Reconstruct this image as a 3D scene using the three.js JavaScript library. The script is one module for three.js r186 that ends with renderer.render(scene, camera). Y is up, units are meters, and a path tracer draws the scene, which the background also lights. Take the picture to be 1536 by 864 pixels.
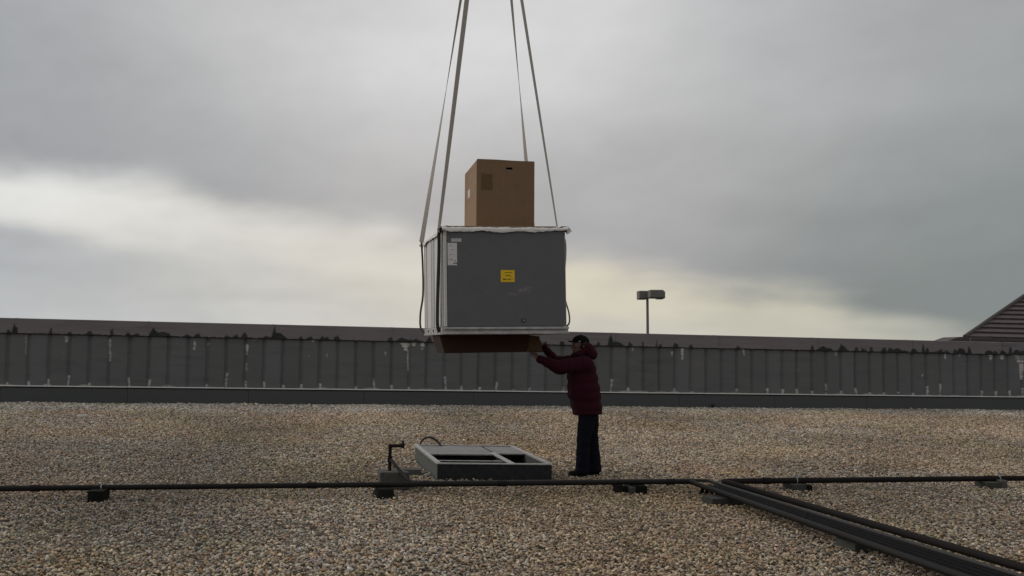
import * as THREE from 'three';
import { RoundedBoxGeometry } from 'three/addons/geometries/RoundedBoxGeometry.js';
import { mergeGeometries, mergeVertices } from 'three/addons/utils/BufferGeometryUtils.js';

// ---------------------------------------------------------------- camera
const scene = new THREE.Scene();
const EYE = 1.62, D2R = Math.PI / 180;
const camera = new THREE.PerspectiveCamera(34.3, 16 / 9, 0.1, 3000);
camera.position.set(0, EYE, 0);
camera.rotation.set(3.42 * D2R, 0, 1.2 * D2R, 'XYZ');
camera.setViewOffset(1952, 864, 416, 0, 1536, 864);      // the photo is an off-centre crop

// ---------------------------------------------------------------- helpers: random numbers and noise
function rng(seed) { let s = seed | 0; return () => { s = (s + 0x6d2b79f5) | 0; let t = Math.imul(s ^ (s >>> 15), 1 | s); t = (t + Math.imul(t ^ (t >>> 7), 61 | t)) ^ t; return ((t ^ (t >>> 14)) >>> 0) / 4294967296; }; }
const hash3 = (x, y, z) => { let h = Math.imul(x, 374761393) ^ Math.imul(y, 668265263) ^ Math.imul(z, 2147483647 ^ 0x51ed27); h = Math.imul(h ^ (h >>> 13), 1274126177); return ((h ^ (h >>> 16)) >>> 0) / 4294967296; };
const lerp = (a, b, t) => a + (b - a) * t, clamp = (x, a = 0, b = 1) => Math.min(b, Math.max(a, x));
const smooth = (a, b, x) => { const t = clamp((x - a) / (b - a)); return t * t * (3 - 2 * t); };
function noise3(x, y, z) {
  const i = Math.floor(x), j = Math.floor(y), k = Math.floor(z); let u = x - i, v = y - j, w = z - k;
  u = u * u * (3 - 2 * u); v = v * v * (3 - 2 * v); w = w * w * (3 - 2 * w);
  return lerp(lerp(lerp(hash3(i, j, k), hash3(i + 1, j, k), u), lerp(hash3(i, j + 1, k), hash3(i + 1, j + 1, k), u), v),
    lerp(lerp(hash3(i, j, k + 1), hash3(i + 1, j, k + 1), u), lerp(hash3(i, j + 1, k + 1), hash3(i + 1, j + 1, k + 1), u), v), w);
}
const fbm = (x, y, z, o = 4) => { let s = 0, a = 0.5, n = 0; for (let i = 0; i < o; i++) { s += a * noise3(x, y, z); n += a; a *= 0.5; x *= 2.03; y *= 2.03; z *= 2.03; } return s / n; };

// ---------------------------------------------------------------- sky: an overcast deck with a brighter gap low in the west, as a function of direction
{
  const lin = (v) => { v /= 255; return v <= 0.04045 ? v / 12.92 : ((v + 0.055) / 1.055) ** 2.4; };
  // [azimuth, elevation, r, g, b] of the upper deck, and of the bright layer under it
  const deck = [[-22, 18, 154, 156, 159], [-20, 12.5, 145, 147, 150], [-12, 11, 152, 153, 155], [-8, 17, 176, 176, 176], [3, 17, 197, 196, 196], [10, 16, 195, 195, 196], [2, 10, 165, 163, 162], [11, 9, 160, 159, 159], [18, 12, 165, 165, 165], [18, 7, 155, 154, 154], [25, 15, 166, 167, 168], [27, 6, 137, 140, 140], [34, 10, 139, 143, 144], [34, 16, 150, 152, 153], [34, 3, 108, 115, 114], [30, 3.5, 118, 123, 122], [60, 8, 128, 132, 133], [60, 25, 150, 150, 150], [0, 32, 180, 180, 180], [-50, 12, 165, 165, 165], [-45, 30, 172, 172, 172]];
  const glow = [[-22, 8.2, 207, 207, 205], [-15, 7, 204, 202, 197], [-8, 7, 196, 194, 188], [-2, 5.5, 195, 191, 183], [2.5, 4, 192, 187, 176], [-6, 3, 186, 184, 178], [-14, 2, 176, 177, 176], [-21, 1.5, 172, 174, 175], [-21, 4.6, 163, 165, 168], [-17, 4.2, 166, 168, 169], [-11, 4.2, 184, 183, 179], [13, 3, 195, 189, 172], [16, 1.2, 184, 181, 172], [22, 2, 186, 182, 165], [24, 0.8, 180, 177, 166], [30, 0.8, 168, 167, 156], [34, 0.5, 150, 152, 146], [60, 1, 150, 152, 148], [-50, 5, 195, 194, 190]];
  const D = deck.map((p) => [p[0], p[1], lin(p[2]), lin(p[3]), lin(p[4])]), G = glow.map((p) => [p[0], p[1], lin(p[2]), lin(p[3]), lin(p[4])]);
  const edge = [[-180, 8], [-60, 12], [-22.1, 9.9], [-10.7, 8.6], [2.4, 6.7], [13.7, 5.0], [24.6, 3.3], [31, 1.5], [36, 0.4], [60, -1], [180, -1]];
  const edgeAt = (a) => { for (let i = 1; i < edge.length; i++) if (a <= edge[i][0]) return lerp(edge[i - 1][1], edge[i][1], (a - edge[i - 1][0]) / (edge[i][0] - edge[i - 1][0])); return -1; };
  const rbf = (P, a, e, w, h, out) => {
    let s = 0.0006, r = 0.0006 * 0.33, g = 0.0006 * 0.33, b = 0.0006 * 0.33;
    for (const p of P) { const da = Math.max(-4, Math.min(4, (a - p[0]) / w)), de = Math.max(-4, Math.min(4, (e - p[1]) / h)); const k = Math.exp(-(da * da + de * de) * 0.5) + 1e-6; s += k; r += k * p[2]; g += k * p[3]; b += k * p[4]; }
    out[0] = r / s; out[1] = g / s; out[2] = b / s;
  };
  const W = 2048, H = 1024, px = new Float32Array(W * H * 4), A = [0, 0, 0], B = [0, 0, 0];
  for (let j = 0; j < H; j++) {
    const el = ((j + 0.5) / H - 0.5) * Math.PI, y = Math.sin(el), c = Math.cos(el), eld = el / D2R;
    for (let i = 0; i < W; i++) {
      const th = ((i + 0.5) / W - 0.5) * 2 * Math.PI, x = c * Math.cos(th), z = c * Math.sin(th);
      const az = Math.atan2(x, -z) / D2R, o = 4 * (j * W + i);
      if (eld < -3) { px[o] = 0.05; px[o + 1] = 0.05; px[o + 2] = 0.048; px[o + 3] = 1; continue; }
      const q = 1 / (Math.max(y, 0) + 0.11), cx = x * q, cz = z * q;                    // cloud deck seen in perspective
      const n = fbm(cx * 0.55 + 7, cz * 0.8, 3.1, 5) - 0.5, n2 = fbm(cx * 1.6, cz * 2.1 + 4, 9.2, 4) - 0.5;
      const n3 = fbm(az * 0.22 + 0.1 * eld, eld * 0.5 - az * 0.06, 5.5, 5) - 0.5, n4 = fbm(az * 0.7, eld * 1.3 - az * 0.2, 2.5, 3) - 0.5; const ea = edgeAt(az) - 0.15 + n * 2.0 + n2 * 1.0 + n3 * 1.6, soft = 0.95 + 0.4 * n2;
      rbf(D, az, Math.min(eld, 60), 5.5, 3.2, A); rbf(G, az, eld + 1.0 * n2 + 1.4 * n3, 3.4, 0.95, B);
      const t = smooth(-soft * 1.5, soft * 1.3, eld - ea);
      const behind = smooth(60, 130, Math.abs(az)), up = smooth(18, 60, eld);
      const k = (1 + 0.16 * n + 0.12 * n2 + 0.14 * n3 + 0.06 * n4) * lerp(1, 0.92, behind * (1 - up));
      for (let ch = 0; ch < 3; ch++) px[o + ch] = Math.max(0.02, lerp(B[ch], A[ch], t) * k);
      px[o + 3] = 1;
    }
  }
  const sky = new THREE.DataTexture(px, W, H, THREE.RGBAFormat, THREE.FloatType);
  sky.mapping = THREE.EquirectangularReflectionMapping; sky.colorSpace = THREE.LinearSRGBColorSpace; sky.magFilter = sky.minFilter = THREE.LinearFilter; sky.wrapS = THREE.RepeatWrapping; sky.needsUpdate = true;
  scene.background = sky; scene.environment = sky; scene.environmentIntensity = 1;
}
const sun = new THREE.DirectionalLight(new THREE.Color(1, 0.96, 0.9), 0.85);
sun.position.set(-34, 27, -26); sun.target.position.set(2, 0, -12);
sun.castShadow = true; sun.shadow.radius = 60; sun.shadow.mapSize.set(2048, 2048);
Object.assign(sun.shadow.camera, { left: -40, right: 40, top: 40, bottom: -40, near: 1, far: 140 });
scene.add(sun, sun.target);
const EXPOSURE = 1.2;

// ---------------------------------------------------------------- helpers: names, things, materials
const used = new Map();
function numbered(n) { const k = used.get(n) || 0; used.set(n, k + 1); return k ? `${n}_${String(k).padStart(3, '0')}` : n; }
function tag(o, label, category, group) { o.userData.label = label; o.userData.category = category; if (group) o.userData.group = group; return o; }
function thing(name, label, category, pos = [0, 0, 0], yaw = 0, group) {
  const g = new THREE.Group(); g.name = numbered(name); g.position.set(...pos); g.rotation.y = yaw; scene.add(g); return tag(g, label, category, group);
}
function part(name, geo, mat, parent, label) {
  const m = new THREE.Mesh(Array.isArray(geo) ? merge(geo) : geo, mat); m.name = name; m.castShadow = m.receiveShadow = true; parent.add(m); if (label) m.userData.label = label; return m;
}
function solo(name, geo, mat, label, category, group) { const m = part(name, geo, mat, scene); m.name = numbered(name); return tag(m, label, category, group); }
function struct(name, geo, mat) { const m = part(name, geo, mat, scene); m.userData.kind = 'structure'; return m; }
function merge(list) { return mergeGeometries(list.map((g) => { g = g.index ? g.toNonIndexed() : g; for (const k of Object.keys(g.attributes)) if (!['position', 'normal', 'uv'].includes(k)) g.deleteAttribute(k); if (!g.attributes.uv) g.setAttribute('uv', new THREE.BufferAttribute(new Float32Array(g.attributes.position.count * 2), 2)); return g; })); }
const move = (g, x, y, z) => g.translate(x, y, z);
// uv in metres, each face along its own main axis
function metric(g, s = 1) {
  g = g.index ? g.toNonIndexed() : g; const p = g.attributes.position, uv = new Float32Array(p.count * 2), a = new THREE.Vector3(), b = new THREE.Vector3(), c = new THREE.Vector3();
  for (let i = 0; i < p.count; i += 3) {
    a.fromBufferAttribute(p, i); b.fromBufferAttribute(p, i + 1).sub(a); c.fromBufferAttribute(p, i + 2).sub(a); b.cross(c);
    const x = Math.abs(b.x), y = Math.abs(b.y), z = Math.abs(b.z);
    for (let k = 0; k < 3; k++) { const X = p.getX(i + k), Y = p.getY(i + k), Z = p.getZ(i + k); const [u, v] = x > y && x > z ? [Z, Y] : y > z ? [X, Z] : [X, Y]; uv[2 * (i + k)] = u * s; uv[2 * (i + k) + 1] = v * s; }
  }
  g.setAttribute('uv', new THREE.BufferAttribute(uv, 2)); return g;
}
const rbox = (w, h, d, x = 0, y = 0, z = 0, r = 0.006) => metric(move(new RoundedBoxGeometry(w, h, d, 1, Math.min(r, w / 2.2, h / 2.2, d / 2.2)), x, y, z));
const cyl = (r0, r1, h, n = 16) => new THREE.CylinderGeometry(r0, r1, h, n);

function pixels(w, h, fn, srgb = true) {
  const d = new Uint8Array(w * h * 4); for (let j = 0; j < h; j++) for (let i = 0; i < w; i++) { const c = fn(i, j), o = 4 * (j * w + i); d[o] = clamp(c[0]) * 255; d[o + 1] = clamp(c[1]) * 255; d[o + 2] = clamp(c[2]) * 255; d[o + 3] = 255; }
  const t = new THREE.DataTexture(d, w, h); t.colorSpace = srgb ? THREE.SRGBColorSpace : THREE.NoColorSpace; t.wrapS = t.wrapT = THREE.RepeatWrapping; t.magFilter = THREE.LinearFilter; t.minFilter = THREE.LinearMipmapLinearFilter; t.generateMipmaps = true; t.needsUpdate = true; return t;
}
const tileNoise = (i, j, n, f, s, o = 3) => { // seamless over n pixels
  const a = i / n * 2 * Math.PI, b = j / n * 2 * Math.PI, r = f / 6.28; return fbm(Math.cos(a) * r + s, Math.sin(a) * r + Math.cos(b) * r * 1.3 + 3, Math.sin(b) * r * 1.3 + s * 2, o);
};
function grain(seed, f, lo, hi, size = 256) { return pixels(size, size, (i, j) => { const v = lerp(lo, hi, clamp(0.65 * tileNoise(i, j, size, f, seed, 4) + 0.35 * tileNoise(i, j, size, f * 6, seed + 5, 2))); return [v, v, v]; }); }
const gFine = grain(3, 30, 0.78, 1.12), gCoarse = grain(11, 9, 0.6, 1.25), gRough = pixels(256, 256, (i, j) => { const v = 0.55 + 0.6 * (tileNoise(i, j, 256, 14, 21, 4) - 0.2); return [v, v, v]; }, false);
const rep = (t, s) => { const c = t.clone(); c.repeat.set(s, s); c.needsUpdate = true; return c; };
function mat(r, g, b, o = {}) { const m = new (o.specularIntensity === undefined ? THREE.MeshStandardMaterial : THREE.MeshPhysicalMaterial)({ roughness: 0.8, metalness: 0, ...o }); m.color.setRGB(r, g, b); return m; }
const worn = (r, g, b, o = {}) => mat(r, g, b, { map: rep(gCoarse, 1.7), ...o });
const plain = (r, g, b, o = {}) => mat(r, g, b, { map: rep(gFine, 3), ...o });
function canvasTex(w, h, draw) { const c = document.createElement('canvas'); c.width = w; c.height = h; draw(c.getContext('2d'), w, h); const t = new THREE.CanvasTexture(c); t.colorSpace = THREE.SRGBColorSpace; t.magFilter = THREE.LinearFilter; return t; }

// a bent line with rounded corners
function bent(points, rad = 0.06) {
  const P = points.map((p) => new THREE.Vector3(...p)), path = new THREE.CurvePath(); let at = P[0];
  for (let i = 1; i < P.length - 1; i++) {
    const a = P[i].clone().sub(P[i - 1]), b = P[i + 1].clone().sub(P[i]), r = Math.min(rad, a.length() * 0.45, b.length() * 0.45);
    const s = P[i].clone().addScaledVector(a.normalize(), -r), e = P[i].clone().addScaledVector(b.normalize(), r);
    path.add(new THREE.LineCurve3(at, s)); path.add(new THREE.QuadraticBezierCurve3(s, P[i].clone(), e)); at = e;
  }
  path.add(new THREE.LineCurve3(at, P[P.length - 1])); return path;
}
function tube(points, r, rad, seg = 80, sides = 12) {
  const path = bent(points, rad), g = new THREE.TubeGeometry(path, seg, r, sides), caps = [];
  for (const t of [0, 1]) { const c = new THREE.CircleGeometry(r, sides), p = path.getPointAt(t), d = path.getTangentAt(t).multiplyScalar(t ? 1 : -1); c.lookAt(d); c.translate(p.x, p.y, p.z); caps.push(c); }
  return merge([g, ...caps]);
}
// a rectangular section w x t swept along points with a turn in radians at each fraction
function strap(points, w, t, turn, seg = 60) {
  const path = new THREE.CatmullRomCurve3(points.map((p) => new THREE.Vector3(...p)), false, 'centripetal'), pos = [], idx = [], uv = [];
  for (let i = 0; i <= seg; i++) {
    const f = i / seg, p = path.getPointAt(f), d = path.getTangentAt(f), ref = Math.abs(d.z) > 0.9 ? new THREE.Vector3(1, 0, 0) : new THREE.Vector3(0, 0, 1);
    const x = new THREE.Vector3().crossVectors(d, ref).normalize(), y = new THREE.Vector3().crossVectors(x, d), a = turn(f);
    const u = x.clone().multiplyScalar(Math.cos(a)).addScaledVector(y, Math.sin(a)), v = new THREE.Vector3().crossVectors(d, u);
    for (const [su, sv] of [[-1, -1], [1, -1], [1, 1], [-1, 1]]) { const q = p.clone().addScaledVector(u, su * w / 2).addScaledVector(v, sv * t / 2); pos.push(q.x, q.y, q.z); uv.push(su * w / 2, f * 6); }
    if (i) for (let k = 0; k < 4; k++) { const a0 = (i - 1) * 4 + k, a1 = (i - 1) * 4 + (k + 1) % 4; idx.push(a0, a1, a1 + 4, a0, a1 + 4, a0 + 4); }
  }
  idx.push(0, 2, 1, 0, 3, 2); const e = seg * 4; idx.push(e, e + 1, e + 2, e, e + 2, e + 3);
  const g = new THREE.BufferGeometry(); g.setAttribute('position', new THREE.Float32BufferAttribute(pos, 3)); g.setAttribute('uv', new THREE.Float32BufferAttribute(uv, 2)); g.setIndex(idx);
  const n = g.toNonIndexed(); n.computeVertexNormals(); return n;
}
const extrude = (pts, depth) => { const s = new THREE.Shape(pts.map((p) => new THREE.Vector2(...p))); return new THREE.ExtrudeGeometry(s, { depth, bevelEnabled: false }); };

// ---------------------------------------------------------------- the setting: land below, the flat roof, its gravel
const CURB = { x: 0.811, z: -11.22, yaw: 5.2 * D2R, w: 1.39, d: 1.98, h: 0.215 };
const curbLocal = (x, z) => { const dx = x - CURB.x, dz = z - CURB.z, c = Math.cos(CURB.yaw), s = Math.sin(CURB.yaw); return [dx * c - dz * s, dx * s + dz * c]; };
struct('ground', move(new THREE.PlaneGeometry(5000, 5000).rotateX(-Math.PI / 2), 0, -7, 0), mat(0.07, 0.07, 0.068, { roughness: 0.95 }));
const WALL = { x: -9.022, z: -22.843, yaw: 11.23 * D2R };
const wallPt = (s, out = 0) => [WALL.x + s * Math.cos(WALL.yaw) + out * Math.sin(WALL.yaw), WALL.z - s * Math.sin(WALL.yaw) + out * Math.cos(WALL.yaw)];
{
  const base = pixels(512, 512, (i, j) => { const n = tileNoise(i, j, 512, 60, 4, 3), m = tileNoise(i, j, 512, 14, 9, 3); const v = 0.16 + 0.26 * n + 0.1 * (m - 0.5); return [v * 1.1, v * 0.95, v * 0.76]; });
  base.repeat.set(0.55, 0.55);
  const [ax, az] = wallPt(-10, -0.3), [bx, bz] = wallPt(40, -0.3);
  const s = new THREE.Shape([[ax, -az], [-26, 0], [-26, -9], [40, -9], [40, 6], [bx, -bz]].map((p) => new THREE.Vector2(...p)).reverse());
  const c = Math.cos(CURB.yaw), n = Math.sin(CURB.yaw), corner = (u, v) => new THREE.Vector2(CURB.x + u * c + v * n, -(CURB.z - u * n + v * c));
  s.holes.push(new THREE.Path([corner(0.08, -0.08), corner(CURB.w - 0.08, -0.08), corner(CURB.w - 0.08, -CURB.d + 0.08), corner(0.08, -CURB.d + 0.08)]));
  const g = new THREE.ExtrudeGeometry(s, { depth: 6.9, bevelEnabled: false }).rotateX(-Math.PI / 2).translate(0, -6.9, 0);
  struct('roof', metric(g), mat(0.9, 0.9, 0.9, { map: base, roughness: 0.95 }));
}
{
  const R = rng(77), kinds = [];
  for (let k = 0; k < 6; k++) {
    const g = mergeVertices(new THREE.IcosahedronGeometry(1, 1).deleteAttribute('normal').deleteAttribute('uv')), p = g.attributes.position, sx = 1, sy = 0.46 + 0.22 * R(), sz = 0.6 + 0.3 * R(), cuts = [];
    for (let c = 0; c < 7; c++) cuts.push([new THREE.Vector3(R() - 0.5, R() - 0.4, R() - 0.5).normalize(), 0.5 + 0.3 * R()]);
    for (let i = 0; i < p.count; i++) {
      const v = new THREE.Vector3().fromBufferAttribute(p, i), n = 0.82 + 0.36 * noise3(v.x * 1.4 + k * 9, v.y * 1.4, v.z * 1.4); v.multiplyScalar(n);
      for (const [d, l] of cuts) { const t = v.dot(d) - l; if (t > 0) v.addScaledVector(d, -t * 0.8); }
      p.setXYZ(i, v.x * sx, v.y * sy, v.z * sz);
    }
    g.computeVertexNormals(); kinds.push(g);
  }
  // linear colours of the washed river stones
  const tan = [[0.29, 0.225, 0.15], [0.36, 0.29, 0.20], [0.24, 0.18, 0.115], [0.31, 0.26, 0.19], [0.20, 0.145, 0.09], [0.42, 0.35, 0.26], [0.27, 0.18, 0.125], [0.16, 0.13, 0.10]];
  const grey = [[0.25, 0.235, 0.195], [0.31, 0.295, 0.25], [0.19, 0.182, 0.15], [0.37, 0.35, 0.31], [0.14, 0.135, 0.115], [0.26, 0.22, 0.20]];
  const pile = new THREE.Group(); pile.name = 'gravel'; pile.userData = { kind: 'stuff', label: 'tan and grey loose stones ballasting the whole flat roof', category: 'gravel' };
  const places = kinds.map(() => []); let z = -4.6;
  const cU = Math.cos(WALL.yaw), sU = Math.sin(WALL.yaw);
  while (z > -31.5) {
    const sp = z > -12 ? 0.0265 : z > -18 ? 0.031 : 0.038, x0 = 0.44 * z - 0.8, x1 = -0.74 * z + 1.0;
    for (let x = x0; x < x1; x += sp) {
      const X = x + (R() - 0.5) * sp * 1.1, Z = z + (R() - 0.5) * sp * 1.1, out = (X - WALL.x) * sU + (Z - WALL.z) * cU;
      if (out < 0.02) continue;
      const [u, v] = curbLocal(X, Z); if (u > -0.02 && u < CURB.w + 0.02 && v < 0.02 && v > -CURB.d - 0.02) continue;
      places[Math.floor(R() * kinds.length)].push([X, Z, sp, out]);
    }
    z -= sp;
  }
  const M = new THREE.Matrix4(), q = new THREE.Quaternion(), e = new THREE.Euler(), c = new THREE.Color(), P = new THREE.Vector3(), S = new THREE.Vector3();
  const sm = new THREE.MeshStandardMaterial({ roughness: 0.88 });
  kinds.forEach((g, k) => {
    const im = new THREE.InstancedMesh(g, sm, places[k].length); im.name = 'stone'; im.userData.kind = 'stuff'; im.castShadow = im.receiveShadow = true;
    places[k].forEach(([X, Z, sp, out], i) => {
      const big = noise3(X * 0.7, Z * 0.7, 1), near = smooth(3.2, 0.4, out + 1.2 * (noise3(X * 1.3, Z * 1.3, 5) - 0.5));
      let r = (0.4 + 0.32 * R() + (R() < 0.1 ? 0.4 * R() : 0)) * sp * (1 + 0.3 * near);
      S.set(r * (0.95 + 0.35 * R()), r * (0.8 + 0.4 * R()), r);
      e.set((R() - 0.5) * 1.3, R() * 6.283, (R() - 0.5) * 1.3); q.setFromEuler(e);
      P.set(X, 0.001 + 0.033 * R() * R() + 0.042 * (fbm(X * 0.9, Z * 0.9, 2, 2) - 0.5), Z);
      im.setMatrixAt(i, M.compose(P, q, S));
      const g0 = clamp(0.26 + 0.2 * smooth(0.5, -3.2, X + 1.5 * (big - 0.5)) + 0.9 * near + 0.9 * (fbm(X * 0.5 + 3, Z * 0.5, 8, 3) - 0.5)), set = R() < g0 ? grey : tan, a = set[Math.floor(R() * set.length)];
      const b = 1.62 * (0.70 + 0.52 * R()) * (R() < 0.12 ? 0.38 : 1.04) * (1 + 0.25 * near), blotch = 0.9 + 0.36 * (fbm(X * 0.45, Z * 0.45, 4, 3) - 0.45) * 2;  // broad random lighter and darker patches over the stones
      const ol = smooth(0.52, 0.72, fbm(X * 0.8 + 11, Z * 0.8, 3, 3)), ru = smooth(0.55, 0.75, fbm(X * 0.9 - 7, Z * 0.9, 6, 3)); c.setRGB(a[0] * b * blotch * (1.02 + 0.03 * ru), a[1] * b * blotch * (1 - 0.02 * ru), a[2] * b * blotch * (0.94 + 0.14 * R()) * (1 - 0.10 * ol - 0.03 * ru)); im.setColorAt(i, c);
    });
    pile.add(im);
  });
  scene.add(pile);
  console.log('stones', places.reduce((n, p) => n + p.length, 0));
}

// ---------------------------------------------------------------- parapet wall
{
  const S0 = -9, S1 = 39, L = S1 - S0;
  const wall = thing('parapet_wall', 'long dark grey parapet of vertical metal panels with overhanging cap along roof edge', 'wall', [WALL.x, 0, WALL.z], WALL.yaw);
  const R = rng(5);
  const uvWall = (g, y0, y1) => { g = g.index ? g.toNonIndexed() : g; const p = g.attributes.position, uv = new Float32Array(p.count * 2); for (let i = 0; i < p.count; i++) { uv[2 * i] = (p.getX(i) - S0) / L; uv[2 * i + 1] = clamp((p.getY(i) - y0) / (y1 - y0), 0.01, 0.99); } g.setAttribute('uv', new THREE.BufferAttribute(uv, 2)); return g; };
  const PW = 0.48, joints = []; for (let s = S0; s < S1 - 0.1; s += PW) joints.push(s);
  const speckle = (x, w, h, a, n, shade) => { for (let i = 0; i < n; i++) { const v = shade(R()); x.fillStyle = `rgba(${v[0]},${v[1]},${v[2]},${a * R()})`; x.beginPath(); x.ellipse(R() * w, R() * h, 2 + R() * 26, 1 + R() * 9, 0, 0, 7); x.fill(); } };
  // the metal cap: purplish grey paint, with dark tar and moss creeping up from its lower edge
  const capTex = canvasTex(2048, 64, (x, w, h) => {
    const X = (s) => (s - S0) / L * w, m = w / L;
    x.fillStyle = '#7d7679'; x.fillRect(0, 0, w, h); speckle(x, w, h, 0.10, 900, (r) => (r < 0.5 ? [60, 62, 62] : [150, 138, 142]));
    const tuft = (s, wd, hg) => { x.fillStyle = `rgba(${22 + R() * 10 | 0},${29 + R() * 9 | 0},${27 + R() * 6 | 0},${0.8 + 0.2 * R()})`; const c = X(s), a = wd * m / 2; x.beginPath(); x.moveTo(c - a, h); let n = 5; for (let i = 0; i <= n; i++) { const f = i / n, e = (1 - Math.abs(2 * f - 1) ** 1.5) * (0.55 + 0.55 * R()); x.lineTo(c - a + 2 * a * f + (R() - 0.5) * 1.5, h - e * hg * h); } x.lineTo(c + a, h); x.fill(); };
    for (const s of joints) { const dense = s > 22 ? 0.95 : s > 14 && s < 20 ? 0.75 : s > -1 && s < 11 ? 0.75 : 0.4; if (R() < dense) { const k = s > 22 ? 1.35 : 1; tuft(s + (R() - 0.5) * 0.12, (0.09 + 0.12 * R()) * k, (0.22 + 0.3 * R()) * k); if (R() < 0.35 * k) tuft(s + 0.16 + 0.1 * R(), 0.2 * k, (0.18 + 0.16 * R()) * k); } }
    for (const [s, a, b] of [[0.28, 0.16, 0.85], [3.6, 0.3, 0.7], [3.8, 0.55, 0.38], [6.7, 0.5, 0.6], [6.6, 0.14, 1], [10, 0.5, 0.3], [10.4, 0.4, 0.25], [15.9, 0.2, 0.95], [16.1, 0.6, 0.4], [17.3, 0.06, 0.8], [22.6, 0.6, 0.42], [23.2, 0.4, 0.5], [25.9, 0.1, 1], [25, 0.5, 0.35], [26.4, 0.7, 0.25], [27.2, 0.4, 0.6], [28.2, 0.35, 0.6], [28.7, 0.35, 0.4], [29.2, 0.4, 0.55]]) tuft(s, a, b);
    x.fillStyle = 'rgba(26,29,28,0.9)'; for (let i = 0; i < w; i += 3) x.fillRect(i, h - 1 - 3 * R() * (0.4 + fbm(i * 0.02, 0, 0, 2)), 3, 6);
  });
  const capM = mat(0.95, 0.95, 0.95, { map: capTex, roughness: 0.62 });
  // vertical panels: grey coating, white droppings and streaks, pale sealant at the foot of the joints
  const panTex = canvasTex(2048, 128, (x, w, h) => {
    const X = (s) => (s - S0) / L * w, m = w / L;
    x.fillStyle = '#747677'; x.fillRect(0, 0, w, h); speckle(x, w, h, 0.07, 1500, (r) => (r < 0.5 ? [50, 56, 56] : [128, 128, 124]));
    const drip = (s, y0, y1, wd, a) => { let c = X(s), d = 0; for (let y = y0; y < y1; y += 0.012) { d += (R() - 0.5) * 0.5; if (R() < 0.2) continue; x.fillStyle = `rgba(232,230,225,${Math.min(1, a * 1.2) * (0.5 + 0.5 * R())})`; const ww = wd * m * (0.5 + 0.9 * R()) * (1 - 0.5 * (y - y0) / (y1 - y0)); x.fillRect(c + d - ww / 2, y * h, Math.max(0.8, ww), 0.02 * h + 1); } };
    for (const [s, a, b, wd, al] of [[0.55, 0, 0.4, 0.03, 0.35], [1.5, 0.05, 0.14, 0.09, 0.6], [2.52, 0.06, 0.5, 0.06, 0.75], [4.6, 0.08, 0.24, 0.05, 0.8], [4.95, 0.1, 0.14, 0.05, 0.6], [5.93, 0.12, 0.32, 0.06, 0.85], [5.93, 0.5, 0.66, 0.04, 0.5], [7.62, 0, 0.06, 0.07, 0.7], [8.0, 0.28, 0.34, 0.05, 0.5], [9.55, 0.22, 0.29, 0.05, 0.6], [10.1, 0.04, 0.17, 0.2, 0.95], [10.17, 0.17, 0.6, 0.05, 0.85], [10.32, 0.02, 0.09, 0.1, 0.8], [10.56, 0.03, 0.14, 0.13, 0.85], [16.6, 0.02, 0.1, 0.05, 0.6], [17.8, 0.09, 0.17, 0.06, 0.75], [18.1, 0.02, 0.26, 0.08, 0.7], [20, 0, 0.14, 0.05, 0.7], [23, 0.04, 0.1, 0.05, 0.5], [25.9, 0.5, 0.56, 0.05, 0.7], [26.7, 0, 0.12, 0.06, 0.8], [27.2, 0.02, 0.06, 0.05, 0.6], [28.3, 0.02, 0.13, 0.12, 0.7], [28.7, 0, 0.1, 0.2, 0.75], [29.35, 0, 0.2, 0.4, 0.95], [29.4, 0.2, 0.62, 0.16, 0.8]]) drip(s, a, b, wd, al);
    for (const s of joints) { if (R() < 0.8) drip(s + 0.03 + (R() - 0.5) * 0.04, 1 - 0.06 - 0.16 * R() * R() * 2, 1, 0.05, 0.8); if (R() < 0.5) { x.fillStyle = `rgba(196,194,188,${0.4 + 0.5 * R()})`; x.beginPath(); x.ellipse(X(s) + (R() - 0.5) * 8, h, 3 + R() * 9, 2 + 4 * R(), 0, 0, 7); x.fill(); } }
    for (let i = 0; i < 40; i++) { const s = S0 + R() * L, y = R() * 0.5; x.fillStyle = `rgba(190,190,184,${0.2 + 0.4 * R()})`; x.fillRect(X(s), y * h, 1 + R(), 1 + 3 * R()); }
  });
  const panM = [0.75, 0.80, 0.72, 0.83, 0.77].map((v, i) => mat(v, v * (i % 2 ? 0.99 : 1.0), v * (i % 3 ? 1.0 : 1.02), { map: panTex, roughness: 0.75 }));
  const coreM = mat(0.06, 0.06, 0.06), baseM = plain(0.088, 0.093, 0.095, { roughness: 0.85 }), barM = plain(0.86, 0.85, 0.83, { roughness: 0.6 });
  part('wall_core', [rbox(L, 2.0, 0.22, S0 + L / 2, 1.0, -0.185)], coreM, wall);
  // panels: shallow pans whose edges fold back into the joints
  joints.forEach((s, i) => {
    const w = PW, y0 = 0.432, y1 = 1.70, n = 10, pos = [], idx = [];
    const dp = 0.056, wob = 0.5 + 0.7 * R(), prof = [[0.0, 0.026 - dp], [0.014, 0.026 - dp * 0.97], [0.022 * wob + 0.022, 0.026 - dp * 0.45], [0.036 * wob + 0.036, 0.026 - dp * 0.1], [0.1, 0.026], [w / 2, 0.027 + 0.008 * R()], [w - 0.1, 0.026], [w - 0.06, 0.026 - dp * 0.1], [w - 0.036, 0.026 - dp * 0.45], [w - 0.014, 0.026 - dp * 0.97], [w, 0.026 - dp]];
    for (const [dx, dz] of prof) for (let k = 0; k <= n; k++) { const y = lerp(y0, y1, k / n); pos.push(s + dx + 0.02 * (noise3((s + dx) * 1.5, k * 0.5, 2) - 0.5), y, dz + 0.009 * (noise3((s + dx) * 5, y * 3, 7) - 0.5)); }
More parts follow.
